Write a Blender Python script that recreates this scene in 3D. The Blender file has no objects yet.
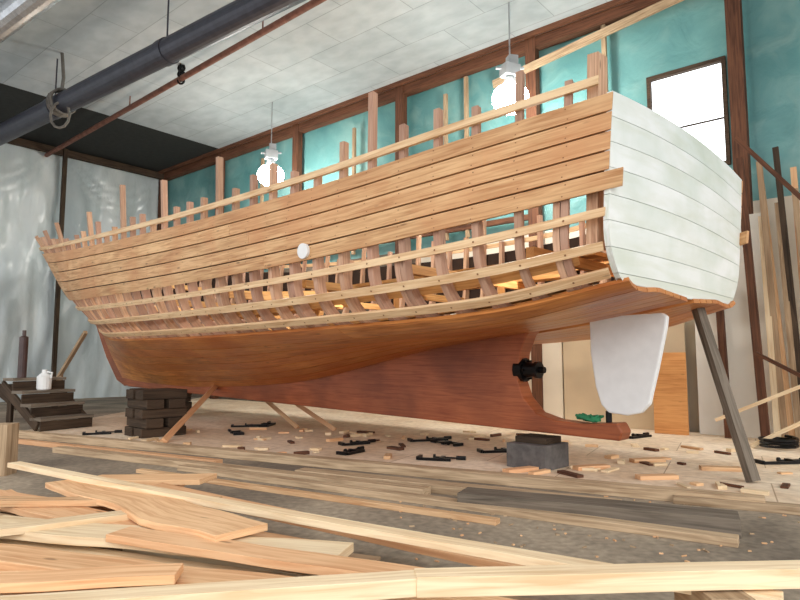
import bpy, math, random, bisect
from mathutils import Vector, noise
random.seed(7)
bpy.context.scene.view_settings.view_transform='Standard'

# ------------------------------------------------------------ frames of reference (metres)
# world: +X right, +Y ahead, Z up.  boat frame: u toward bow, n across, room frame: xr,yr
def B(u,n,z): return Vector((-.719*u+.695*n, .695*u+.719*n, z))
def RM(x,y,z): return Vector((.766*x+.643*y, -.643*x+.766*y, z))
def lin(c):
    c=c/255.0
    return c/12.92 if c<=.04045 else ((c+.055)/1.055)**2.4
def rgb(r,g,b): return (lin(r),lin(g),lin(b),1)

# ------------------------------------------------------------ materials
def newmat(name, rough=.6):
    m=bpy.data.materials.new(name); m.use_nodes=True
    nt=m.node_tree; bs=nt.nodes['Principled BSDF']; bs.inputs['Roughness'].default_value=rough
    return m,nt,bs
def N(nt,t,**k):
    n=nt.nodes.new(t)
    for a,b in k.items(): setattr(n,a,b)
    return n
def mixc(nt,blend,fac,a,b):
    n=N(nt,'ShaderNodeMix',data_type='RGBA',blend_type=blend)
    for i,v in ((0,fac),(6,a),(7,b)):
        if hasattr(v,'is_output'): nt.links.new(v,n.inputs[i])
        else: n.inputs[i].default_value=v
    return n.outputs[2]
def math_(nt,op,a,b=None,clamp=False):
    n=N(nt,'ShaderNodeMath',operation=op,use_clamp=clamp)
    for i,v in ((0,a),(1,b)):
        if v is None: continue
        if hasattr(v,'is_output'): nt.links.new(v,n.inputs[i])
        else: n.inputs[i].default_value=v
    return n.outputs[0]
def ramp(nt,src,stops):
    r=N(nt,'ShaderNodeValToRGB'); nt.links.new(src,r.inputs[0])
    e=r.color_ramp.elements
    e[0].position,e[0].color=stops[0]; e[1].position,e[1].color=stops[-1]
    for p,c in stops[1:-1]:
        x=e.new(p); x.color=c
    return r.outputs[0]
W1=(1,1,1,1); K=(0,0,0,1)
def noisetex(nt,vec,scale,detail=4,dist=0,mscale=None):
    if mscale:
        mp=N(nt,'ShaderNodeMapping'); mp.inputs['Scale'].default_value=mscale
        nt.links.new(vec,mp.inputs[0]); vec=mp.outputs[0]
    n=N(nt,'ShaderNodeTexNoise'); n.inputs['Scale'].default_value=scale
    n.inputs['Detail'].default_value=detail; n.inputs['Distortion'].default_value=dist
    nt.links.new(vec,n.inputs['Vector']); return n.outputs['Fac']
def wood(name,dark,light,tint2=None,rough=.6,knots=True,stain=None,spec=.25,var=.22,tv=.5,stscale=.9):
    m,nt,bs=newmat(name,rough)
    bs.inputs['Specular IOR Level'].default_value=spec
    uv=N(nt,'ShaderNodeUVMap',uv_map='UVMap').outputs[0]
    at=N(nt,'ShaderNodeAttribute',attribute_name='Tint')
    sep=N(nt,'ShaderNodeSeparateColor'); nt.links.new(at.outputs[0],sep.inputs[0])
    g=noisetex(nt,uv,2.2,6,.8,(0.7,13,1))
    g2=noisetex(nt,uv,1.2,3,0,(.8,2,1))
    gg=math_(nt,'ADD',math_(nt,'MULTIPLY',g,.65),math_(nt,'MULTIPLY',g2,.35))
    col=ramp(nt,gg,[(.36,dark),(.58,light)])
    if tint2: col=mixc(nt,'MIX',math_(nt,'MULTIPLY',sep.outputs[1],tv),col,tint2)
    val=math_(nt,'ADD',math_(nt,'MULTIPLY',sep.outputs[0],var),1-var*.8)
    cc=N(nt,'ShaderNodeCombineColor')
    for i in range(3): nt.links.new(val,cc.inputs[i])
    col=mixc(nt,'MULTIPLY',1.0,col,cc.outputs[0])
    if knots:
        mp=N(nt,'ShaderNodeMapping'); mp.inputs['Scale'].default_value=(1.6,6,1); nt.links.new(uv,mp.inputs[0])
        vo=N(nt,'ShaderNodeTexVoronoi'); vo.inputs['Scale'].default_value=1; nt.links.new(mp.outputs[0],vo.inputs['Vector'])
        kf=ramp(nt,vo.outputs['Distance'],[(.05,W1),(.11,K)])
        kk=math_(nt,'MULTIPLY',kf,.7)
        col=mixc(nt,'MIX',kk,col,tuple(x*.35 for x in dark[:3])+(1,))
    if stain:
        ob=N(nt,'ShaderNodeTexCoord').outputs['Object']
        s=noisetex(nt,ob,stscale,5,.3)
        sf=ramp(nt,s,[(.45,K),(.66,W1)])
        col=mixc(nt,'MIX',math_(nt,'MULTIPLY',sf,.6),col,stain)
    nt.links.new(col,bs.inputs['Base Color'])
    bp=N(nt,'ShaderNodeBump'); bp.inputs['Strength'].default_value=.15; bp.inputs['Distance'].default_value=.01
    nt.links.new(g,bp.inputs['Height']); nt.links.new(bp.outputs[0],bs.inputs['Normal'])
    return m
def plain(name,col,rough=.5,metal=0,var=.25,scale=6,bump=0.1):
    m,nt,bs=newmat(name,rough); bs.inputs['Metallic'].default_value=metal
    ob=N(nt,'ShaderNodeTexCoord').outputs['Object']
    n=noisetex(nt,ob,scale,5)
    c=ramp(nt,n,[(.3,tuple(x*(1-var) for x in col[:3])+(1,)),(.7,tuple(min(1,x*(1+var)) for x in col[:3])+(1,))])
    nt.links.new(c,bs.inputs['Base Color'])
    if bump:
        bp=N(nt,'ShaderNodeBump'); bp.inputs['Strength'].default_value=bump; bp.inputs['Distance'].default_value=.01
        nt.links.new(n,bp.inputs['Height']); nt.links.new(bp.outputs[0],bs.inputs['Normal'])
    return m
def emit(name,col,s):
    m,nt,bs=newmat(name); bs.inputs['Emission Color'].default_value=col; bs.inputs['Emission Strength'].default_value=s
    bs.inputs['Base Color'].default_value=col; return m

M_upper=wood('planking_fir',rgb(184,132,86),rgb(234,192,142),rgb(210,150,106),.5,stain=rgb(206,148,102),stscale=1.2,var=.30,tv=.6)
M_lower=wood('planking_oiled',rgb(168,100,48),rgb(228,158,90),rgb(198,110,56),.36,stain=rgb(172,96,50),var=.3,spec=.4)
M_keel=wood('keel_red_primer',rgb(144,74,44),rgb(180,102,62),None,.42,knots=False,stain=rgb(116,62,38),spec=.35)
M_frame=wood('frame_oak',rgb(176,132,104),rgb(222,184,152),rgb(170,134,120),.6,tv=.7,var=.3)
M_batten=wood('batten_pine',rgb(208,166,122),rgb(240,210,168),None,.55,var=.1)
M_inner=wood('inner_pine',rgb(204,148,90),rgb(240,192,128),rgb(200,136,82),.6)
M_seam=plain('seam_caulk',rgb(44,28,18),.9)
M_lumber=wood('sawn_lumber',rgb(210,158,112),rgb(246,206,160),rgb(226,162,118),.6,var=.3)
M_lumber2=wood('pale_lumber',rgb(222,190,148),rgb(248,226,190),None,.6,knots=False)
M_bark=wood('bark_edge',rgb(84,56,38),rgb(140,98,66),None,.9,knots=False)
M_grey=wood('weathered_timber',rgb(88,80,70),rgb(138,126,112),rgb(112,94,76),.8,knots=False)
M_tanw=wood('dusty_timber',rgb(150,124,96),rgb(202,176,144),rgb(146,116,88),.8,knots=False)
M_darkw=wood('dark_timber',rgb(48,38,30),rgb(82,66,52),None,.8,knots=False)
M_post=wood('stained_post',rgb(72,46,34),rgb(112,74,54),None,.75,knots=False)
M_black=plain('black_iron',rgb(24,23,24),.4,.6)
M_bung=plain('bung_dark',rgb(140,96,62),.8)
M_white=plain('white_paint',rgb(236,238,238),.45,var=.04)
M_lampbody=plain('lamp_housing_grey',rgb(160,164,168),.4,.2,.08)
M_galv=plain('grey_pipe_paint',rgb(58,60,70),.45,.2,.2)
M_rust=plain('rusty_pipe',rgb(120,80,66),.7,.2,.3)
M_foil=plain('foil_duct',rgb(190,195,200),.35,.7,.2)
M_rope=plain('rope_fibre',rgb(104,100,94),.9)
M_green=plain('green_rope',rgb(40,120,80),.8)
M_bulb=emit('lamp_glow',(1,.97,.88,1),40)
M_conc=plain('concrete_block',rgb(96,92,90),.9,var=.3,scale=9)

# ------------------------------------------------------------ mesh builder
class MB:
    def __init__(s): s.v=[];s.f=[];s.uv=[];s.m=[];s.t=[]
    def face(s,idx,uvs,m=0,t=(.5,0)):
        s.f.append(idx); s.uv.append(uvs); s.m.append(m); s.t.append(t)
    def quadstrip(s,rows,closed,m,t,uo=None,capends=True):
        """rows: list of rings (each list of Vector) swept along"""
        base=len(s.v); k=len(rows[0])
        for r in rows: s.v.extend(r)
        ou,ov=(random.random()*50,random.random()*50) if uo is None else uo
        L=0
        for i in range(len(rows)-1):
            dl=(rows[i+1][0]-rows[i][0]).length
            c=0
            for j in range(k if closed else k-1):
                j2=(j+1)%k
                dc=(rows[0][j2]-rows[0][j]).length
                a=base+i*k
                s.face((a+j,a+j2,a+k+j2,a+k+j),[(ou+L,ov+c),(ou+L,ov+c+dc),(ou+L+dl,ov+c+dc),(ou+L+dl,ov+c)],m,t)
                c+=dc
            L+=dl
        if closed and capends:
            for i,rev in ((0,True),(len(rows)-1,False)):
                idx=[base+i*k+j for j in range(k)]
                if rev: idx.reverse()
                q=[(ou+(s.v[x]-s.v[idx[0]]).length*.2,ov+.3*n_) for n_,x in enumerate(idx)]
                s.face(tuple(idx),q,m,t)
    def beam(s,p0,p1,w,h,m=0,t=None,up=Vector((0,0,1)),seg=1,sag=0,wany=0,twist=0):
        """p0,p1 centre line of the bottom face; w across, h up"""
        p0=Vector(p0);p1=Vector(p1)
        if t is None: t=(random.random(),random.random()**2)
        d=(p1-p0).normalized(); sd=d.cross(up)
        if sd.length<1e-4: sd=d.cross(Vector((1,0,0)))
        sd.normalize(); u2=sd.cross(d).normalized()
        rows=[]; ph=random.random()*100
        for i in range(seg+1):
            q=i/seg; c=p0.lerp(p1,q)+u2*(-sag*4*q*(1-q))
            wl=w/2;wr=w/2
            if wany:
                wl+=wany*(noise.noise(Vector((q*4+ph,0,0)))); wr+=wany*(noise.noise(Vector((q*4+ph,9,0))))
            a=twist*q; s2=sd*math.cos(a)+u2*math.sin(a); u3=u2*math.cos(a)-sd*math.sin(a)
            rows.append([c-s2*wl,c+s2*wr,c+s2*wr+u3*h,c-s2*wl+u3*h])
        s.quadstrip(rows,True,m,t)
    def box(s,c,sz,m=0,t=None,rot=0):
        c=Vector(c); d=Vector((math.cos(rot),math.sin(rot),0))*sz[0]/2
        s.beam(c-d-Vector((0,0,sz[2]/2)),c+d-Vector((0,0,sz[2]/2)),sz[1],sz[2],m,t)
    def tube(s,pts,r,m=0,seg=12,t=(.5,0)):
        rows=[]; n=len(pts); pts=[Vector(p) for p in pts]; prev=None
        for i,p in enumerate(pts):
            d=(pts[min(i+1,n-1)]-pts[max(i-1,0)]).normalized()
            a=d.cross(Vector((0,0,1))) if prev is None else (prev-d*prev.dot(d))
            if a.length<1e-3: a=d.cross(Vector((1,0,0)))
            a.normalize(); prev=a; b=d.cross(a)
            rr=r[i] if isinstance(r,(list,tuple)) else r
            rows.append([p+(a*math.cos(x)+b*math.sin(x))*rr for x in [2*math.pi*k/seg for k in range(seg)]])
        s.quadstrip(rows,True,m,t)
    def sphere(s,c,r,m=0,sc=(1,1,1),n=12):
        c=Vector(c); rows=[]
        for i in range(n+1):
            ph=-math.pi/2+math.pi*i/n
            rows.append([c+Vector((max(math.cos(ph),.01)*math.cos(2*math.pi*k/16)*r*sc[0],max(math.cos(ph),.01)*math.sin(2*math.pi*k/16)*r*sc[1],math.sin(ph)*r*sc[2])) for k in range(16)])
        s.quadstrip(rows,True,m,(.5,0))
    def prism(s,poly,off,m=0,t=(.5,0)):
        b=len(s.v);k=len(poly)
        s.v.extend([p-off for p in poly]); s.v.extend([p+off for p in poly])
        uv=[((Vector((p.x,p.y,0))-Vector((poly[0].x,poly[0].y,0))).length,p.z) for p in poly]
        s.face(tuple(range(b,b+k)),uv,m,t)
        s.face(tuple(range(b+2*k-1,b+k-1,-1)),uv[::-1],m,t)
        for i in range(k):
            j=(i+1)%k; s.face((b+j,b+i,b+k+i,b+k+j),[uv[j],uv[i],uv[i],uv[j]],m,t)
    def obj(s,name,mats,parent=None,smooth=False,bevel=0):
        me=bpy.data.meshes.new(name)
        c=Vector((0,0,0))
        if s.v:
            xs=[p.x for p in s.v];ys=[p.y for p in s.v];zs=[p.z for p in s.v]
            c=Vector(((min(xs)+max(xs))/2,(min(ys)+max(ys))/2,min(zs)))
        me.from_pydata([tuple(p-c) for p in s.v],[],s.f)
        for m in mats: me.materials.append(m)
        me.uv_layers.new(name='UVMap'); me.color_attributes.new('Tint','FLOAT_COLOR','CORNER')
        fu=[];fc=[]
        for pi in range(len(s.f)):
            for q in s.uv[pi]:
                fu.extend(q); fc.extend((s.t[pi][0],s.t[pi][1],0,1))
        me.uv_layers['UVMap'].data.foreach_set('uv',fu)
        me.color_attributes['Tint'].data.foreach_set('color',fc)
        me.polygons.foreach_set('material_index',s.m)
        me.polygons.foreach_set('use_smooth',[smooth]*len(s.f))
        me.update()
        o=bpy.data.objects.new(name,me); o.location=c
        bpy.context.scene.collection.objects.link(o)
        if parent:
            o.parent=parent; o.location=c-parent.location
        if bevel:
            b=o.modifiers.new('bevel','BEVEL'); b.width=bevel; b.segments=2; b.limit_method='ANGLE'
        return o
def empty(name,loc=(0,0,0)):
    e=bpy.data.objects.new(name,None); e.location=loc; e.empty_display_size=.3
    bpy.context.scene.collection.objects.link(e); return e

# ------------------------------------------------------------ hull form
NC=7.7
# per station: (nominal t, [ (u,w,z) for keel-rabbet, garboard, bilge-low, bilge, mid, sheer ])
ST=[
(2.6,[(2.75,.10,2.22),(2.75,.9,2.26),(2.75,1.74,2.31),(2.72,1.99,2.62),(2.66,2.05,3.14),(2.57,2.06,4.10)]),
(4.0,[(4,.12,2.03),(4,1.1,2.02),(4,2.12,2.06),(4,2.42,2.42),(4,2.5,2.94),(4,2.48,3.9)]),
(6.5,[(6.5,.13,1.74),(6.5,1.2,1.8),(6.5,2.42,1.96),(6.5,2.72,2.3),(6.5,2.8,2.78),(6.5,2.8,3.73)]),
(10.,[(10,.13,1.13),(10,1.15,1.46),(10,2.32,1.93),(10,2.66,2.3),(10,2.82,2.76),(10,2.87,3.77)]),
(14.,[(14,.13,.9),(14,.9,1.36),(14,1.98,1.98),(14,2.36,2.36),(14,2.64,2.86),(14,2.77,3.98)]),
(17.,[(16,.13,.9),(16.1,.62,1.35),(16.4,1.4,2.06),(16.6,1.8,2.48),(16.8,2.18,3.02),(17.2,2.52,4.25)]),
(19.5,[(17.4,.13,.92),(17.9,.38,1.5),(18.4,.8,2.25),(18.7,1.1,2.68),(19.1,1.5,3.3),(19.8,2.05,4.58)]),
(22.,[(18.7,.10,.98),(19.7,.1,1.75),(20.6,.1,2.6),(21.05,.1,3.1),(21.6,.1,3.75),(22.5,.12,5.0)]),
]
TS=[s[0] for s in ST]
def interp(t,k):
    i=min(max(bisect.bisect_right(TS,t)-1,0),len(TS)-2)
    P=[Vector(ST[j][1][k]) for j in range(len(ST))]
    def tan(j):
        if j==0: return (P[1]-P[0])/(TS[1]-TS[0])
        if j==len(P)-1: return (P[j]-P[j-1])/(TS[j]-TS[j-1])
        return (P[j+1]-P[j-1])/(TS[j+1]-TS[j-1])
    h=TS[i+1]-TS[i]
    if t<TS[0]: return P[0]+tan(0)*(t-TS[0])
    q=(t-TS[i])/h; m0=tan(i)*h; m1=tan(i+1)*h
    if i+1==len(P)-1: m1=m1*1.3
    return P[i]*(2*q**3-3*q*q+1)+m0*(q**3-2*q*q+q)+P[i+1]*(-2*q**3+3*q*q)+m1*(q**3-q*q)
_c={}
def HL(t,v):
    key=round(t,4)
    if key not in _c: _c[key]=[interp(t,k) for k in range(6)]
    C=_c[key]
    i=min(max(int(math.floor(v)),0),4)
    def T(j,L):
        if j==0: return (C[1]-C[0]).normalized()*L
        if j==5: return (C[5]-C[4]).normalized()*L
        a=C[j]-C[j-1]; b=C[j+1]-C[j]
        la=a.length+1e-6; lb=b.length+1e-6
        return (a/la*lb+b/lb*la)/(la+lb)*L
    L=(C[i+1]-C[i]).length; q=v-i
    if q>1: return C[5]+T(5,1.0)*(q-1)     # metres beyond the sheer
    m0=T(i,L); m1=T(i+1,L)
    return C[i]*(2*q**3-3*q*q+1)+m0*(q**3-2*q*q+q)+C[i+1]*(-2*q**3+3*q*q)+m1*(q**3-q*q)
def HW(t,v,side,off=0):
    p=HL(t,v)
    if off:
        e=.02; du=HL(t+e,min(v,5))-HL(t-e,min(v,5))
        vv=min(max(v,.03),4.97); dv=HL(t,vv+e)-HL(t,vv-e)
        n=dv.cross(du)
        if n.length>0: n.normalize()
        p=p+n*off
    w=max(p.y,.02)
    return B(p.x,NC-side*w,p.z)

boat=empty('wooden_boat',B(12,NC,0))
TH=.055
def strakes(mb,v0,v1,n,tstart,tend,gap,m,side,seglen=6.0):
    for i in range(n):
        va=v0+(v1-v0)*i/n; vb=v0+(v1-v0)*(i+1)/n
        t=tstart[i] if isinstance(tstart,list) else tstart
        first=True
        base=random.random()
        while t<tend-.01:
            L=seglen*(.7+.6*random.random()) if not first else seglen*(.4+.9*random.random())
            t2=min(t+L,tend)
            if tend-t2<2: t2=tend
            first=False
            k=max(3,int((t2-t)/.3))
            tint=(.5*base+.5*random.random(),random.random()**2*.8)
            rows=[]
            for a in range(k+1):
                tt=t+.003+(t2-t-.006)*a/k
                hgt=(HL(tt,vb)-HL(tt,va)).length; g=min(gap/max(hgt,.02)*(vb-va)/2,(vb-va)*.2)
                vs=[va+g,va+(vb-va)*.35,va+(vb-va)*.65,vb-g]
                outer=[HW(tt,x,side,TH) for x in vs]; inner=[HW(tt,x,side,.004) for x in reversed(vs)]
                rows.append(outer+inner)
            mb.quadstrip(rows,True,m,tint)
            t=t2
for side,nm in ((1,'port'),(-1,'starboard')):
    mb=MB()
    strakes(mb,4,5,5,[2.45,2.58,2.58,2.58,2.58],21.95,.020,0,side,9.0)
    strakes(mb,0,2,7,2.46,21.95,.018,1,side,9.0)
    mb.obj(nm+'_planking',[M_upper,M_lower],boat)
    mb=MB()
    for va,vb in ((4.01,4.99),(.02,1.98)):
        rows=[]
        for a in range(61):
            tt=2.62+(21.9-2.62)*a/60
            vs=[va+(vb-va)*x/8 for x in range(9)]
            rows.append([HW(tt,x,side,.012) for x in vs]+[HW(tt,x,side,.002) for x in reversed(vs)])
        mb.quadstrip(rows,True,0,(.5,0))
    mb.obj(nm+'_caulking',[M_seam],boat)
    mb=MB()
    for v,wd,ts in ((3.62,.085,2.6),(3.0,.095,2.62),(2.3,.10,2.62)):
        rows=[];tint=(.4+.6*random.random(),0)
        for a in range(91):
            tt=ts+(21.6-ts)*a/90
            p1=HL(tt,v);p2=HL(tt,v+.1);dv=.1*wd/max((p2-p1).length,.01)
            dv=min(dv,.5)
            rows.append([HW(tt,v-dv/2,side,.05),HW(tt,v+dv/2,side,.05),HW(tt,v+dv/2,side,.004),HW(tt,v-dv/2,side,.004)])
        mb.quadstrip(rows,True,0,tint)
    rows=[]
    for a in range(91):
        tt=2.72+(21.3-2.72)*a/90
        rows.append([HW(tt,5.12,side,.05),HW(tt,5.205,side,.05),HW(tt,5.205,side,.005),HW(tt,5.12,side,.005)])
    mb.quadstrip(rows,True,0,(.9,0))
    mb.obj(nm+'_battens',[M_batten],boat)
    # frames with heads above the sheer
    mb=MB(); t=3.0;i=0
    tall={1:.30,5:.75,9:.30,12:.5,16:.55,20:.6,24:.55,29:.5}
    while t<21.6:
        top=5+(.20+.3*random.random()+tall.get(i if side==1 else i+2,0))
        if t>17: top+=.18
        tint=(random.random(),random.random())
        def fr(t0,wd,dep,v0,v1,tint,m=0,off=-.004):
            rows=[];k=60
            for a in range(k+1):
                v=v0+(v1-v0)*a/k
                dp=dep if v<4 else dep-(dep*.35)*min(1,(v-4))
                o=HW(t0,v,side,off); o2=HW(t0,v,side,off-dp)
                d=(HW(t0+.05,min(v,5),side)-HW(t0-.05,min(v,5),side)).normalized()*wd/2
                rows.append([o-d,o+d,o2+d,o2-d])
            mb.quadstrip(rows,True,m,tint)
        fr(t,.075,.14,.15,top,tint)
        if i%4==0 and t<20: fr(t+.08,.07,.12,1.0,3.4+random.random()*.8,(random.random(),random.random()),0,-.01)
        t+=.47 if t<15 else .40
        i+=1
    mb.obj(nm+'_frames',[M_frame],boat)
mb=MB()
t=3.0;i2=0
while t<15:
    for i in range(5):
        for q in (.22,.78):
            dd=.02*math.sin(i*7+i2*3+q*5)
            v=4+(i+q)/5; p=HW(t+dd,v,1,TH+.003)
            d=(HW(t+.05,v,1)-HW(t-.05,v,1)).normalized(); e=(HW(t,v+.05,1)-HW(t,v-.05,1)).normalized()
            k=len(mb.v); mb.v.extend([p+(d*math.cos(x*1.0472)+e*math.sin(x*1.0472))*.008 for x in range(6)])
            mb.face(tuple(range(k,k+6)),[(0,0)]*6)
    for v in (3.62,3.0,2.3):
        p=HW(t,v,1,.053)
        d=(HW(t+.05,v,1)-HW(t-.05,v,1)).normalized(); e=(HW(t,v+.05,1)-HW(t,v-.05,1)).normalized()
        k=len(mb.v); mb.v.extend([p+(d*math.cos(x*1.0472)+e*math.sin(x*1.0472))*.012 for x in range(6)])
        mb.face(tuple(range(k,k+6)),[(0,0)]*6)
    t+=.47;i2+=1
mb.obj('plank_fastenings',[M_bung],boat)
# stringers, keelson inside
mb=MB()
for side in (1,-1):
    for v,wd in ((1.6,.16),(2.6,.14),(4.4,.18)):
        rows=[]
        for a in range(61):
            tt=2.9+(20.3-2.9)*a/60
            p1=HL(tt,v);p2=HL(tt,v+.1);dv=min(.1*wd/max((p2-p1).length,.01),.5)
            rows.append([HW(tt,v-dv/2,side,-.17),HW(tt,v+dv/2,side,-.17),HW(tt,v+dv/2,side,-.22),HW(tt,v-dv/2,side,-.22)])
        mb.quadstrip(rows,True,0,(random.random(),random.random()*.5))
ks=[B(3,NC,2.34),B(6.5,NC,1.95),B(10,NC,1.4),B(14,NC,1.15),B(17.2,NC,1.2)]
for a,b in zip(ks[:-1],ks[1:]): mb.beam(a,b,.26,.22,0,(.4,.4))
for u0,u1,n,z in ((3.4,8.5,7.0,2.75),(3.2,8.8,7.35,2.76),(4.5,10,8.3,2.72),(9,14,7.6,2.5),(9.4,14.2,7.95,2.52),(3.2,7.,8.9,3.05)):
    mb.beam(B(u0,n,z),B(u1,n,z-.05),.28,.05)
for u in (3.6,5.4,7.6,9.8,12,13.8): mb.beam(B(u,5.75,2.6),B(u,9.65,2.6),.1,.12)
for u in (5.4,7.6,9.8,12): mb.beam(B(u,7.7,1.9 if u<9 else 1.5),B(u,7.7,2.6),.1,.1)
mb.obj('inner_structure',[M_inner],boat)

# transom : separate curved planks
m,nt,bs=newmat('transom_white_primer',.45)
uv=N(nt,'ShaderNodeUVMap',uv_map='UVMap').outputs[0]
n1=noisetex(nt,uv,1.5,6,.3,(.6,.6,1)); n2=noisetex(nt,uv,1.1,5,.4,(1,5,1))
colr=ramp(nt,n1,[(.3,rgb(216,226,216)),(.62,rgb(248,251,250))])
gr=ramp(nt,n2,[(.42,K),(.7,W1)])
colr=mixc(nt,'MIX',math_(nt,'MULTIPLY',gr,.4),colr,rgb(206,212,190))
nt.links.new(colr,bs.inputs['Base Color'])
M_trans=m
prof=[HL(2.6,5*k/200) for k in range(201)]
def wz(z):
    for a,b in zip(prof[:-1],prof[1:]):
        if a.z<=z<=b.z: return a.y+(b.y-a.y)*((z-a.z)/max(b.z-a.z,1e-6))+.03
    return (prof[-1].y+.03) if z>prof[-1].z else .15
mb=MB()
zb=[2.225,2.36,2.6,2.85,3.1,3.36,3.61,3.86,4.11]
for z0,z1 in zip(zb[:-1],zb[1:]):
    rows=[]
    for a in range(25):
        s=-1+2*a/24; ring=[]
        for off in (0,.06):
            zz=[z0+.003,(z0*2+z1)/3,(z0+z1*2)/3,z1-.003]
            if off: zz.reverse()
            for z in zz:
                cam=.09*(1-s*s)*max(0,min(1,(z-2.3)/1.2))
                u=2.70-.07*(z-2.2)
                ring.append(B(u-.02-.04*(1-s*s)+off,NC-s*wz(z),z+cam))
        rows.append(ring)
    mb.quadstrip(rows,True,0,(.5,0))
rows=[]
for a in range(9):
    s=-.97+1.94*a/8; ring=[]
    for z in (2.3,2.5,3.0,4.06): ring.append(B(2.70-.07*(z-2.2)+.03,NC-s*wz(z),z+.05*(1-s*s)))
    for z in (4.06,3.0,2.5,2.3): ring.append(B(2.70-.07*(z-2.2)+.06,NC-s*wz(z),z+.05*(1-s*s)))
    rows.append(ring)
mb.quadstrip(rows,True,1,(.5,0))
mb.obj('transom',[M_trans,M_frame],boat,smooth=False)
mb=MB()
mb.beam(B(2.80,NC-1.90,2.6),B(2.70,NC-1.95,4.58),.2,.12,0,(.9,.0),up=B(1,0,0))
mb.beam(B(2.85,NC+1.88,2.6),B(2.78,NC+1.91,4.2),.2,.12,0,(.6,.2),up=B(1,0,0))
for n in (-1,-.3,.4,1.1): mb.beam(B(2.95,NC+n,2.35),B(2.85,NC+n,4.0),.12,.12,0,None,up=B(1,0,0))
mb.obj('transom_posts',[M_frame],boat)

# keel, deadwood and stem
mb=MB()
poly=[(3.50,.49),(3.46,.60),(3.52,.71),(4.0,.67),(4.4,.69),(4.7,.77),(4.9,.98),(4.98,1.2),(4.93,1.6),(4.82,1.85),(4.62,2.05),
(6.5,1.86),(8.3,1.55),(10,1.25),(12,1.05),(14,.98),(17.2,.98),(18.6,1.05),(18.9,.98),(18.7,.82),(18.3,.74)]
mb.prism([B(a,NC,z) for a,z in poly],B(0,.14,0),0,(.5,0))
stem_in=[(18.3,.85),(18.8,.98),(19.75,1.75),(20.6,2.6),(21.05,3.1),(21.6,3.75),(22.5,5.0),(22.65,5.2)]
stem_out=[(22.95,5.25),(22.8,5.0),(21.95,3.75),(21.4,3.05),(20.95,2.5),(20.1,1.6),(19.2,.9),(18.6,.74)]
mb.prism([B(a,NC,z) for a,z in stem_in+stem_out],B(0,.11,0),0,(.6,0))
mb.obj('keel_and_deadwood',[M_keel],boat,bevel=.02)
mb=MB()
mb.tube([B(5.05,NC,1.36),B(4.92,NC,1.36)],.17,0,16); mb.tube([B(4.92,NC,1.36),B(4.76,NC,1.36)],[.12,.09],0,16)
mb.tube([B(4.76,NC,1.36),B(4.70,NC,1.36)],.12,0,16); mb.tube([B(4.70,NC,1.36),B(4.62,NC,1.36)],.045,0,12)
for k in range(6):
    a=k*math.pi/3; mb.tube([B(4.94,NC+.14*math.cos(a),1.36+.14*math.sin(a)),B(4.88,NC+.14*math.cos(a),1.36+.14*math.sin(a))],.02,0,6)
mb.obj('stern_tube',[M_black],boat)
mb=MB()
rp=[(3.93,2.02),(3.93,1.6),(3.87,1.15),(3.80,.92),(3.70,.82),(3.45,.80),(3.28,.84),(3.17,.95),(3.05,1.4),(2.93,1.9),(2.91,2.03),(2.97,2.08),(3.4,2.07),(3.85,2.06)]
mb.prism([B(a,NC+.05,z) for a,z in rp],B(0,.05,0),0)
mb.obj('rudder',[M_white],boat,bevel=.02)
mb=MB(); mb.tube([B(3.72,NC+.05,.68),B(3.72,NC+.05,.84)],.04); mb.tube([B(3.72,NC+.05,2.0),B(3.72,NC+.05,2.3)],.05)
mb.obj('rudder_stock',[M_black],boat)
mb=MB(); a=HW(6.4,4.13,1,TH); b=HW(6.4,4.13,1,TH+.04)
mb.tube([a,b],.10,0,20); mb.obj('through_hull_cover',[M_white],boat)

def shore(p0,p1,w=.12,mat=M_tanw):
    mb=MB(); mb.beam(p0,p1,w,w*.8,0,None,up=Vector((0.3,-1,0)),seg=2); mb.obj('shore_prop',[mat],boat)
ZD=.026
shore(B(2.30,8.50,ZD),B(2.92,8.72,2.18),.13,M_grey)
shore(B(10.9,5.15,ZD),B(13.3,7.5,.86),.11,M_lumber)
shore(B(11.1,8.3,ZD),B(12.6,7.95,.95),.09,M_lumber)
shore(B(10.2,8.6,ZD),B(11.8,7.9,1.0),.09,M_lumber)
shore(B(7.6,12.2,ZD),B(7.0,9.6,1.85),.11,M_tanw)
mb=MB()
mb.box(B(4.75,NC-.02,.19),(.62,.62,.33),0,None,-.77); mb.box(B(4.75,NC,.40),(.5,.4,.09),1,None,-.77)
mb.obj('keel_block',[M_conc,M_darkw],boat,bevel=.01)
mb=MB()
for k in range(4):
    z=ZD+k*.18
    if k%2==0:
        for uu in (16.1,16.6): mb.beam(B(uu,7.0,z),B(uu,8.3,z),.36,.175,0)
    else:
        for nn in (7.2,8.1): mb.beam(B(15.8,nn,z),B(16.9,nn,z),.34,.175,0)
for k in range(5):
    z=ZD+k*.18
    for q in (-.22,.22):
        if k%2==0: mb.beam(B(12.15+q,5.15,z),B(12.15+q,6.05,z),.34,.175,0)
        else: mb.beam(B(11.7,5.6+q,z),B(12.6,5.6+q,z),.34,.175,0)
mb.obj('bow_cribbing',[M_darkw],boat,bevel=.01)
mb=MB()
for q in range(5): 
    pts=[B(3.8+.35*random.random(),NC-.1+.2*random.random(),.70+.08*random.random()) for _ in range(7)]
    mb.tube(pts,.02,0,6)
mb.obj('green_rope_coil',[M_green],boat)

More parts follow.
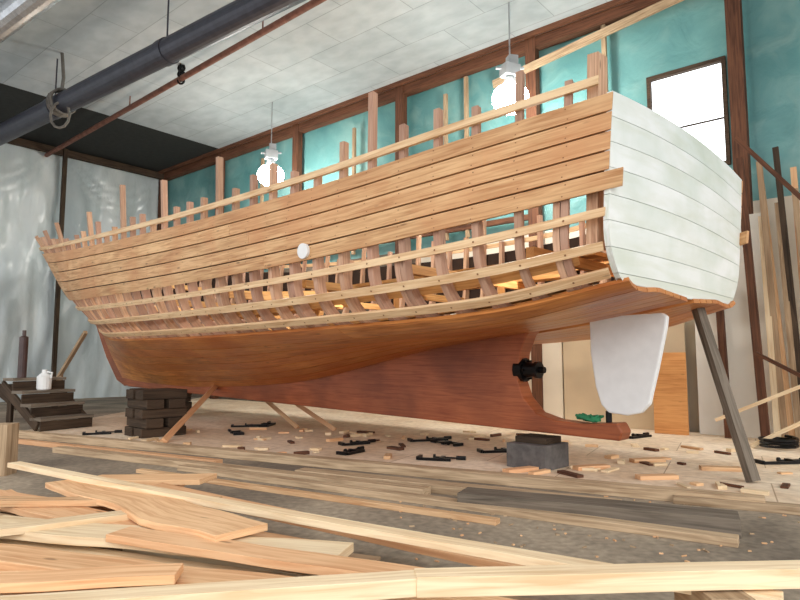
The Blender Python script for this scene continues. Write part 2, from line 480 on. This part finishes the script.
# ------------------------------------------------------------ room shell
H=9.7
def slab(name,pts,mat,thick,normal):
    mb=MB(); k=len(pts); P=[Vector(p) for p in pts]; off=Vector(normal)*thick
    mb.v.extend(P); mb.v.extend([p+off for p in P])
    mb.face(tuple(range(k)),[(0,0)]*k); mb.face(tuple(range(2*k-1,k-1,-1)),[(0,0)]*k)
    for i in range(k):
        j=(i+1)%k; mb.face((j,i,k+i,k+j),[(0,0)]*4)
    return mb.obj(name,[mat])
m,nt,bs=newmat('concrete_floor_sawdust',.85)
ob=N(nt,'ShaderNodeTexCoord').outputs['Object']
a=noisetex(nt,ob,.6,6,.5); b=noisetex(nt,ob,14,5)
c=ramp(nt,a,[(.35,rgb(124,112,98)),(.65,rgb(184,168,146))])
c=mixc(nt,'MULTIPLY',.8,c,ramp(nt,b,[(.3,(.5,.5,.5,1)),(.7,W1)]))
nt.links.new(c,bs.inputs['Base Color'])
slab('floor',[RM(-25.6,-8,0),RM(12,-8,0),RM(12,14.1,0),RM(-25.6,14.1,0)],m,-.2,(0,0,1))
m,nt,bs=newmat('sawdusty_plywood_deck',.8)
ob=N(nt,'ShaderNodeTexCoord').outputs['Object']
a=noisetex(nt,ob,.5,6,.8); b=noisetex(nt,ob,9,6)
c=ramp(nt,a,[(.32,rgb(226,198,164)),(.62,rgb(250,232,208))])
c=mixc(nt,'MULTIPLY',.45,c,ramp(nt,b,[(.35,(.6,.55,.5,1)),(.6,W1)]))
mp=N(nt,'ShaderNodeMapping'); mp.inputs['Rotation'].default_value=(0,0,.484); nt.links.new(ob,mp.inputs[0])
br=N(nt,'ShaderNodeTexBrick'); br.inputs['Scale'].default_value=1; br.inputs['Mortar Size'].default_value=.008
br.inputs['Brick Width'].default_value=2.4; br.inputs['Row Height'].default_value=1.2
br.inputs['Color1'].default_value=W1; br.inputs['Color2'].default_value=(.90,.88,.86,1); br.inputs['Mortar'].default_value=(.55,.48,.42,1)
nt.links.new(mp.outputs[0],br.inputs['Vector'])
c=mixc(nt,'MULTIPLY',1,c,br.outputs[0])
nt.links.new(c,bs.inputs['Base Color'])
e0=Vector((-7.9,12.75,0)); e1=Vector((5.6,5.66,0))
slab('plywood_deck',[e0,e1,RM(-.5,13.9,0),RM(-22,13.9,0)],m,.025,(0,0,1))

# back wall
m,nt,bs=newmat('teal_vapour_barrier',.35)
ob=N(nt,'ShaderNodeTexCoord').outputs['Object']
a=noisetex(nt,ob,.55,5,.6); b=noisetex(nt,ob,1.6,6,.5)
c=ramp(nt,a,[(.3,rgb(84,140,142)),(.55,rgb(108,160,160)),(.72,rgb(140,184,180))])
c=mixc(nt,'MIX',math_(nt,'MULTIPLY',ramp(nt,b,[(.5,K),(.75,W1)]),.3),c,rgb(172,198,192))
nt.links.new(c,bs.inputs['Base Color'])
bp=N(nt,'ShaderNodeBump'); bp.inputs['Strength'].default_value=.6; bp.inputs['Distance'].default_value=.1
nt.links.new(b,bp.inputs['Height']); nt.links.new(bp.outputs[0],bs.inputs['Normal'])
M_teal=m
M_cream=plain('cream_wallboard',rgb(232,222,204),.7,var=.08,scale=1)
M_beige=plain('beige_board',rgb(208,188,158),.7,var=.08,scale=1)
M_osb=wood('orange_plywood',rgb(200,136,80),rgb(226,166,106),None,.6)
wx0,wx1,wz0,wz1=-4.35,-2.85,5.6,7.8
mb=MB()
def rq(x0,x1,z0,z1,y=14.0,mi=0,th=.12):
    mb.beam(RM(x0,y+th/2,z0),RM(x1,y+th/2,z0),th,z1-z0,mi,(.5,0))
ZT=4.7
rq(-25.5,wx0,ZT,H); rq(wx1,8,ZT,H); rq(wx0,wx1,ZT,wz0); rq(wx0,wx1,wz1,H)
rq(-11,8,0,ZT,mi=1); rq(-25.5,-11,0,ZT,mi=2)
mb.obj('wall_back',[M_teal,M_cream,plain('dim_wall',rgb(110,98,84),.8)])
mb=MB()
for x0,x1,z0,z1 in ((wx0-.06,wx0+.02,wz0,wz1),(wx1-.02,wx1+.06,wz0,wz1),(wx0-.06,wx1+.06,wz1-.02,wz1+.07),(wx0-.06,wx1+.06,wz0-.07,wz0+.02)):
    rq(x0,x1,z0,z1,13.93,0,.18)
rq(wx0,wx1,6.55,6.58,13.99,0,.04)
rq(wx0,wx1,wz0,wz1,14.05,1,.02)
mb.obj('window_1',[M_darkw,emit('daylight_glazing',(.9,.96,1,1),2.2)])
mb=MB()
for x in (-2.55,-7.15,-11.5,-16.2,-20.8,-25.2):
    mb.beam(RM(x,13.86,0.03),RM(x,13.86,H-.05),.28,.22,0,None,up=RM(0,-1,0))
mb.beam(RM(-25.3,13.8,H-.32),RM(7.8,13.8,H-.32),.25,.28,0,(.8,0))
mb.beam(RM(-25.3,13.5,H-.1),RM(7.8,13.5,H-.1),.12,.1,0,(.9,0))
mb.beam(RM(-25.3,13.8,5.0),RM(-7,13.8,5.0),.1,.14,0,(.8,0))
mb.obj('trim_1',[M_post])
mb=MB()
mb.beam(RM(-8.2,13.6,8.62),RM(-2.7,13.6,9.3),.06,.2,0,(.5,0))
for x,z in ((-5.3,9.5),(-9.2,9.3),(-9.9,9.0),(-13.5,8.9),(-18.2,8.9)): mb.beam(RM(x,13.85,4.8),RM(x,13.85,z),.1,.09,0,None,up=RM(0,-1,0))
mb.obj('trim_2',[M_tanw])
# left wall: plastic sheeting
m,nt,bs=newmat('poly_sheeting',.25)
ob=N(nt,'ShaderNodeTexCoord').outputs['Object']
a=noisetex(nt,ob,.5,4,.3,(1,1,.45)); b=noisetex(nt,ob,1.3,4,.4,(1,1,.5))
c=ramp(nt,a,[(.3,rgb(176,188,192)),(.5,rgb(202,212,214)),(.68,rgb(232,238,238))])
nt.links.new(c,bs.inputs['Base Color'])
bp=N(nt,'ShaderNodeBump'); bp.inputs['Strength'].default_value=.5; bp.inputs['Distance'].default_value=.12
nt.links.new(b,bp.inputs['Height']); nt.links.new(bp.outputs[0],bs.inputs['Normal'])
mb=MB()
ny,nz=150,60; b0=len(mb.v)
for i in range(ny+1):
    for j in range(nz+1):
        y=-3+17*i/ny; z=H*j/nz
        d=.16*noise.noise(Vector((y*1.3,z*.3,1)))+.08*noise.noise(Vector((y*3.4,z*.9,5)))
        swag=z-(H-.6-1.8*abs(math.sin(y*.66)))
        if 0<swag<1.4: d+=.08*math.sin(swag*16)*math.sin(swag*2.24)
        mb.v.append(RM(-25.4+d,y,z))
for i in range(ny):
    for j in range(nz):
        k=b0+i*(nz+1)+j; mb.face((k,k+nz+1,k+nz+2,k+1),[(0,0)]*4)
mb.obj('wall_left',[m],smooth=True)
mb=MB()
for y in (4,9.57): mb.beam(RM(-25.05,y,.03),RM(-25.05,y,H-.05),.14,.14,0,None,up=RM(1,0,0))
mb.beam(RM(-25.1,-3,H-.3),RM(-25.1,13.7,H-.3),.2,.25)
mb.obj('trim_3',[M_darkw])
# ceiling
m,nt,bs=newmat('ceiling_panels',.8)
ob=N(nt,'ShaderNodeTexCoord').outputs['Object']
mp=N(nt,'ShaderNodeMapping'); mp.inputs['Rotation'].default_value=(0,0,.698); nt.links.new(ob,mp.inputs[0])
br=N(nt,'ShaderNodeTexBrick'); br.offset=.5; br.inputs['Scale'].default_value=1; br.inputs['Mortar Size'].default_value=.012
br.inputs['Brick Width'].default_value=2.4; br.inputs['Row Height'].default_value=1.2
br.inputs['Color1'].default_value=rgb(186,194,198); br.inputs['Color2'].default_value=rgb(176,185,190); br.inputs['Mortar'].default_value=rgb(152,160,164)
nt.links.new(mp.outputs[0],br.inputs['Vector'])
a=noisetex(nt,mp.outputs[0],1.6,9,.2,(1,1.6,1))
c=mixc(nt,'MULTIPLY',.6,br.outputs[0],ramp(nt,a,[(.35,(.72,.74,.76,1)),(.65,W1)]))
nt.links.new(c,bs.inputs['Base Color'])
slab('ceiling',[RM(-20.5,-2,H),RM(8,-2,H),RM(8,14,H),RM(-20.5,14,H)],m,.15,(0,0,1))
slab('ceiling_dark_bay',[RM(-25.5,-2,H),RM(-20.5,-2,H),RM(-20.5,14,H),RM(-25.5,14,H)],plain('unlit_black_ceiling',rgb(34,36,34),.9),.15,(0,0,1))  # unlit far bay: the lack of light is put into the ceiling colour

# pipes etc.
mb=MB(); p0=RM(-25.2,5.9,8.3);p1=RM(2,7.7,8.3)
mb.tube([p0,p1],.27,0,24)
for q in (.1,.28,.47,.7): 
    c=p0.lerp(p1,q); d=(p1-p0).normalized()*.12; mb.tube([c-d,c+d],.29,0,24); mb.tube([c+Vector((0,0,.25)),c+Vector((0,0,1.38))],.02,0,6)
mb.obj('heating_pipe',[M_galv],smooth=False)
mb=MB(); p0=RM(-25.2,8.98,9.3);p1=RM(2,8.45,9.3)
mb.tube([p0,p1],.08,0,12)
for q in (.25,.5,.75): c=p0.lerp(p1,q); mb.tube([c,c+Vector((0,0,.38))],.02,0,6)
mb.obj('sprinkler_pipe',[M_rust])
mb=MB()
rr=[];pp=[];a=Vector((-10.9,14.9,9.25));b=Vector((-5.8,11.2,9.35))
for k in range(90): pp.append(a.lerp(b,k/89)); rr.append(.27 if k%2 else .31)
mb.tube(pp,rr,0,16); mb.obj('flexible_duct',[M_foil])
mb=MB(); c=Vector((-9.0,15.9,8.3))
mb.tube([c+Vector((-.05,0,1.38)),c+Vector((.02,0,.7)),c+Vector((0,-.02,.3))],.045,0,8)
for k in range(3):
    pts=[c+RM(.12*(k-1)+.05*math.sin(x/3),0,0)+(RM(0,1,0)*math.cos(x*.524)+Vector((0,0,1))*math.sin(x*.524))*.33 for x in range(13)]
    mb.tube(pts,.035,0,6)
pts=[c+Vector((.15+.25*math.sin(x*.52),-.3,-.35+.35*math.cos(x*.52)-.1)) for x in range(13)]
mb.tube(pts,.035,0,6)
mb.obj('hanging_rope',[M_rope])
mb=MB(); c=Vector((-6.1,16.6,9.7))
for k in range(6):
    pts=[c+Vector((0,0,-.09*k))+((Vector((1,0,0)) if k%2 else Vector((0,1,0)))*math.cos(x*.628)*.09+Vector((0,0,1))*math.sin(x*.628)*.1) for x in range(11)]
    mb.tube(pts,.03,0,6)
mb.obj('hanging_chain',[M_black])

# hanging work lamps
for x,y,z in ((-6.8,12.0,7.40),(-15.4,12.0,7.3)):
    mb=MB(); c=RM(x,y,z)
    mb.sphere(c,.42,1,(1,1,.84),16)
    mb.tube([c+Vector((0,0,.33)),c+Vector((0,0,.44)),c+Vector((0,0,.5))],[.16,.14,.1],0,16)
    mb.box(c+Vector((0,0,.66)),(.38,.30,.26),0,None,.4)
    mb.box(c+Vector((.05,0,.9)),(.22,.22,.2),0,None,.2)
    mb.tube([c+Vector((0,0,1.0)),Vector((c.x,c.y,H))],.018,0,8)
    mb.beam(c+Vector((-.32,0,.7)),c+Vector((.32,0,.7)),.05,.05)
    mb.obj('hanging_work_lamp',[M_lampbody,M_bulb])
    l=bpy.data.lights.new('work_light','POINT'); l.energy=420; l.color=(1,.95,.87); l.shadow_soft_size=.3
    o=bpy.data.objects.new('work_light',l); o.location=c-Vector((0,0,.6)); bpy.context.scene.collection.objects.link(o)
for u,n,z,e in ((4.6,NC+.3,3.5,130),(8.5,NC+.2,3.3,160),(12.5,NC,3.2,150),(16.,NC,3.3,90)):
    l=bpy.data.lights.new('hold_lamp','POINT'); l.energy=e; l.color=(1,.90,.76); l.shadow_soft_size=.12
    o=bpy.data.objects.new('hold_lamp',l); o.location=B(u,n,z); bpy.context.scene.collection.objects.link(o)

# wall-side clutter at right
mb=MB(); mb.beam(RM(-7.4,13.7,.03),RM(-6.5,13.7,.03),.04,3.1,0,(.5,0)); mb.obj('wallboard_sheet',[M_cream])
mb=MB(); mb.beam(RM(-6.45,13.66,.03),RM(-3.75,13.66,.03),.04,3.0,0,(.5,0)); mb.obj('beige_wallboard_sheet',[M_beige])
mb=MB(); mb.beam(RM(-4.25,13.1,.03),RM(-3.6,13.1,.03),.04,1.62,0,(.7,.3)); mb.obj('plywood_offcut',[M_osb])
mb=MB(); mb.beam(RM(-3.5,13.5,.03),RM(-2.2,13.5,.03),.04,4.3,0,(.7,0)); mb.obj('painted_panel',[plain('white_panel_mat',rgb(230,228,220),.6,var=.05,scale=1)])
mb=MB()
for k in range(20):
    x=-2.05+.11*k; mb.beam(RM(x,12.85+.03*(k%3),.03),RM(x-.12-.25*((k*7)%5)/5,13.2+.05*(k%3),4.2+((k*5)%7)/7*1.5),.10,.04,(0,1,3,1,2,3,1)[k%7],None,up=RM(0,-1,0),seg=1)
mb.obj('leaning_lumber_stack',[M_lumber2,M_tanw,M_darkw,M_lumber])
mb=MB()
mb.beam(RM(-2.45,12.65,5.6),RM(-.9,12.55,3.5),.14,.08,0,None); mb.beam(RM(-2.2,12.7,.03),RM(-2.5,13.3,5.4),.14,.1,0,None,up=RM(0,-1,0))
mb.beam(RM(-2.3,12.6,1.6),RM(-.6,12.5,.6),.1,.06,0,None)
mb.beam(RM(-2.9,13.2,.03),RM(-3.0,13.35,3.2),.13,.1,0,None,up=RM(0,-1,0))
mb.obj('diagonal_brace',[M_post])
mb=MB(); mb.beam(RM(-2.9,12.3,.4),RM(-.6,12.3,1.5),.1,.06,0,None); mb.beam(RM(-2.3,12.0,.03),RM(-.8,12.3,.9),.1,.06,0,None); mb.obj('leaning_board',[M_lumber2])
# ------------------------------------------------------------ left background: steps, jug, boards
mb=MB()
s0=Vector((-7.3,13.6,ZD)); d=Vector((-.80,.45,0)).normalized(); sd=Vector((-d.y,d.x,0))
for k in range(4):
    c=s0+d*(.36*k)
    mb.beam(c-sd*.6+Vector((0,0,.27*(k+1)-.06)),c+sd*.6+Vector((0,0,.27*(k+1)-.06)),.4,.06,0)
    mb.beam(c-d*.16-sd*.58+Vector((0,0,.27*k)),c-d*.16+sd*.58+Vector((0,0,.27*k)),.04,.20,1)
for q in (-.57,.57): mb.beam(s0+sd*q,s0+sd*q+d*1.4+Vector((0,0,.85)),.06,.2,1)
mb.beam(s0+d*1.2-sd*.5,s0+d*1.2-sd*.5+Vector((0,0,.95)),.1,.1,1)
mb.beam(s0+d*1.2+sd*.5,s0+d*1.2+sd*.5+Vector((0,0,.95)),.1,.1,1)
mb.obj('wooden_steps',[M_grey,M_darkw])
mb=MB(); c=s0+d*.75+Vector((0,0,.812))
mb.tube([c,c+Vector((0,0,.02)),c+Vector((0,0,.3)),c+Vector((0,0,.38)),c+Vector((0,0,.45))],[.13,.15,.15,.06,.05],0,16)
mb.tube([c+Vector((.06,0,.4)),c+Vector((.17,0,.38)),c+Vector((.15,0,.26))],.02,0,8)
mb.obj('plastic_jug',[M_white],smooth=False)
mb=MB(); c=s0+d*1.1+sd*.3+Vector((0,0,1.085))
mb.tube([c,c+Vector((0,0,.9)),c+Vector((0,0,.93))],[.09,.09,.03],0,12); mb.tube([c+Vector((0,0,.93)),c+Vector((0,0,1.05))],.04,0,10)
mb.obj('gas_cylinder',[plain('cyl_dark',rgb(70,52,50),.4)])
mb=MB(); mb.beam(Vector((-11.4,15.6,1.75)),Vector((-8.9,14.6,.35)),.12,.2,0)
mb.beam(Vector((-9.9,14.9,0)),Vector((-9.9,14.9,1.3)),.14,.14,0); mb.obj('stair_rail',[M_darkw])
mb=MB(); mb.beam(Vector((-9.6,17.5,.9)),Vector((-8.3,16.4,2.2)),.09,.09,0); mb.beam(Vector((-9.5,17.4,0)),Vector((-9.5,17.4,1.1)),.09,.09,0); mb.obj('angled_brace_board',[M_tanw])
mb=MB()
for k in range(7):
    h=.2+.15*random.random()
    c=Vector((-9.9+random.random()*.9,12.7+random.random()*1.0,h/2)); mb.box(c,(.3+.4*random.random(),.3,h),random.randrange(2),None,random.random()*3)
mb.obj('scrap_pile',[M_darkw,M_grey])
mb=MB(); mb.beam(Vector((-5.35,8.35,0)),Vector((-5.35,8.35,.66)),.26,.22,0); mb.obj('timber_stub',[M_tanw])

# ------------------------------------------------------------ floor timbers
def timber(name,p0,p1,w,h,mat,z=0.0):
    mb=MB(); mb.beam(Vector((p0[0],p0[1],z)),Vector((p1[0],p1[1],z)),w,h,0,None,seg=10,wany=.015); mb.obj(name,[mat],bevel=.006)
timber('floor_timber',(-8.0,12.62),(3.7,6.45),.2,.12,M_tanw)
timber('floor_timber',(-5.6,10.35),(.3,7.05),.2,.09,M_tanw)
timber('floor_timber',(-3.0,8.7),(2.75,5.2),.16,.07,M_tanw)
timber('floor_timber',(-1.3,8.2),(2.2,6.35),.22,.10,M_tanw)
timber('floor_timber',(.65,6.6),(2.95,5.55),.34,.16,M_grey)
timber('floor_timber',(-3.5,8.5),(.9,5.85),.1,.05,M_lumber)
timber('floor_timber',(-7.2,11.6),(-2.6,9.1),.14,.07,M_lumber)
timber('floor_timber',(2.9,6.75),(5.4,5.5),.16,.08,M_tanw)
# lumber pile
pile=MB()
def pl(p0,p1,w,h,m=0,wany=0,t=None,sag=0,tw=0): 
    pile.beam(Vector(p0),Vector(p1),w,h,m,t,seg=14,wany=wany,sag=sag,twist=tw)
rr=random.Random(3)
for k in range(6):
    x=-3.6+.72*k; y=6.2-.62*k; pl((x-.45,y-1.0,0),(x+.35,y+.5,0),.12,.1,3)
for lay in range(2):
    for k in range(10):
        f=k/9; ox=rr.uniform(-.3,.3)
        pl((-4.3+ox,6.4-3.0*f+rr.uniform(-.1,.1),.10+.06*lay),(-.4+ox,4.85-2.1*f+rr.uniform(-.25,.25)-.3,.10+.06*lay),rr.uniform(.2,.34),.05,rr.choice([0,0,1,3]),.04,(rr.random(),rr.random()))
pl((-4.15,6.8,.36),(1.75,2.95,.38),.13,.05,1,0,(.9,0),.02)
pl((-3.2,6.15,.30),(-1.05,4.2,.34),.46,.05,0,.12,(.7,.2))
pl((-3.75,5.85,.24),(-1.6,4.35,.26),.34,.05,0,.08,(.5,.7))
pl((-3.1,4.75,.25),(-.35,3.95,.27),.34,.06,1,.05,(.4,.2))
pl((-2.9,4.2,.22),(-.45,3.4,.24),.28,.06,0,.04,(.6,.3))
pl((-2.6,3.6,.22),(-.7,3.1,.22),.3,.06,1,.04,(.4,0))
pl((-3.2,6.55,.24),(-1.9,6.3,.3),.36,.05,0,.04,(.8,.2))
pl((-3.6,6.75,.16),(-2.3,6.75,.16),.3,.05,0,.04,(.8,.9))
pl((-2.3,5.9,.3),(.9,3.95,.18),.2,.05,0,.03,(.5,.8))
pl((-1.9,4.3,.31),(.2,3.5,.28),.22,.05,0,.03,(.6,.6))
pl((-3.4,5.3,.30),(-1.5,5.3,.31),.16,.05,0,.05)
pl((-3.0,3.3,.30),(-1.2,3.5,.32),.2,.05,0,.04,(.9,.5))
pl((-3.3,4.1,.30),(-2.0,4.9,.30),.16,.05,1,.03,(.3,.5))
pl((-.5,4.1,.1),(1.3,3.2,.1),.25,.05,0,.03)
pl((-.2,3.6,.1),(1.6,2.95,.1),.2,.05,1,.02)
pl((.3,3.95,.03),(2.1,3.25,.03),.2,.05,3,.02)
pl((-1.75,2.62,.44),(.11,2.97,.44),.13,.08,1,.01,(.85,0))
pl((.07,2.95,.44),(2.9,3.13,.44),.13,.09,1,.01,(.95,0))
pl((-.9,2.6,.0),(-.9,3.1,.0),.2,.43,3); pl((1.5,2.9,0),(1.5,3.3,0),.2,.43,3)
pile.obj('lumber_pile',[M_lumber,M_lumber2,M_bark,M_tanw],bevel=.004)

# ------------------------------------------------------------ clamps, offcuts
def clamp(x,y,a,L=.5,z=.027):
    mb=MB(); d=Vector((math.cos(a),math.sin(a),0)); e=Vector((-d.y,d.x,0)); c=Vector((x,y,z))
    mb.beam(c-d*L/2,c+d*L/2,.035,.04)
    mb.beam(c-d*L/2,c-d*L/2+e*.2,.05,.05); mb.beam(c+d*L*.2,c+d*L*.2+e*.2,.06,.05)
    mb.tube([c+d*(L*.2-.14)+e*.17+Vector((0,0,.025)),c+d*(L*.2+.2)+e*.17+Vector((0,0,.025))],.014,0,8)
    mb.tube([c+d*(L*.2+.2)+e*.17+Vector((0,0,.03)),c+d*(L*.2+.34)+e*.17+Vector((0,0,.03))],.03,0,8)
    mb.tube([c+d*(L*.2-.15)+e*.17+Vector((0,0,.035)),c+d*(L*.2-.12)+e*.17+Vector((0,0,.035))],.035,0,8)
    mb.obj('bar_clamp',[M_black])
CL=((.55,11.5,.3,.7),(.95,11.1,2.2,.45),(-.75,11.0,.5,.5),(-.7,10.0,1.,.45),(-3.4,13.9,.2,.6),(-6.,12.5,.4,.5),(-3.2,12.7,2,.5),(.5,9.3,-.3,.5),(1.6,10.1,.2,.6),(5.5,9.0,.1,.7),(4.6,12.0,.6,.6),(-2.9,14.2,1.5,.6))
for x,y,a,L in CL: clamp(x,y,a,L)
mb=MB(); rr=random.Random(11); n=0
while n<95:
    x=rr.uniform(-6,6); y=rr.uniform(6.9,13.5)
    if y<9.4-.52*x-.4: continue
    if .643*x+.766*y>11.8: continue
    if any((x-a)**2+(y-b)**2<.35 for a,b,_,_ in CL): continue
    n+=1
    h=rr.uniform(.02,.05); mb.box((x,y,.027+h/2),(rr.uniform(.08,.4),rr.uniform(.04,.12),h),rr.choice([0,1,1,2]),None,rr.random()*3.1)
for x,y,a in ((3.2,7.9,.1),(2.6,8.6,.3),(4.3,8.5,-.2),(3.6,9.2,.2),(1.6,8.4,.5),(2.2,9.4,-.3)):
    mb.box((x,y,.052),(.5,.14,.05),0,None,a)
mb.obj('wood_offcuts',[M_lumber,M_lumber2,M_post])
mb=MB(); rr=random.Random(5)
for k in range(240):
    x=rr.uniform(0,5); y=rr.uniform(4.2,7.0)
    if y>8.2-.52*x: continue
    mb.box((x,y,.006),(rr.uniform(.015,.05),rr.uniform(.008,.02),.01),rr.choice([0,1]),None,rr.random()*3.1)
mb.obj('wood_shavings',[M_tanw,M_lumber])
mb=MB(); c=Vector((6.3,10.5,.06)); pts=[c+Vector((.28*math.cos(x*.5)*(1+.1*math.sin(x)),.33*math.sin(x*.5),.004*x)) for x in range(40)]
mb.tube(pts,.025,0,6); mb.obj('power_cord',[M_black])

# ------------------------------------------------------------ light
w=bpy.data.worlds.new('daylight'); bpy.context.scene.world=w; w.use_nodes=True
w.node_tree.nodes['Background'].inputs[0].default_value=(.97,.98,1,1); w.node_tree.nodes['Background'].inputs[1].default_value=1.55
s=bpy.data.lights.new('sun','SUN'); s.energy=1.6; s.angle=.7; s.color=(1,.97,.92)
o=bpy.data.objects.new('sun',s); o.rotation_euler=(math.radians(62),0,math.radians(20)); bpy.context.scene.collection.objects.link(o)

cam=bpy.data.cameras.new('camera'); cam.lens=27.9; cam.sensor_width=36; cam.clip_end=200
co=bpy.data.objects.new('camera',cam); co.location=(0,0,1.5); co.rotation_euler=(math.radians(90+5.53),0,0)
bpy.context.scene.collection.objects.link(co); bpy.context.scene.camera=co
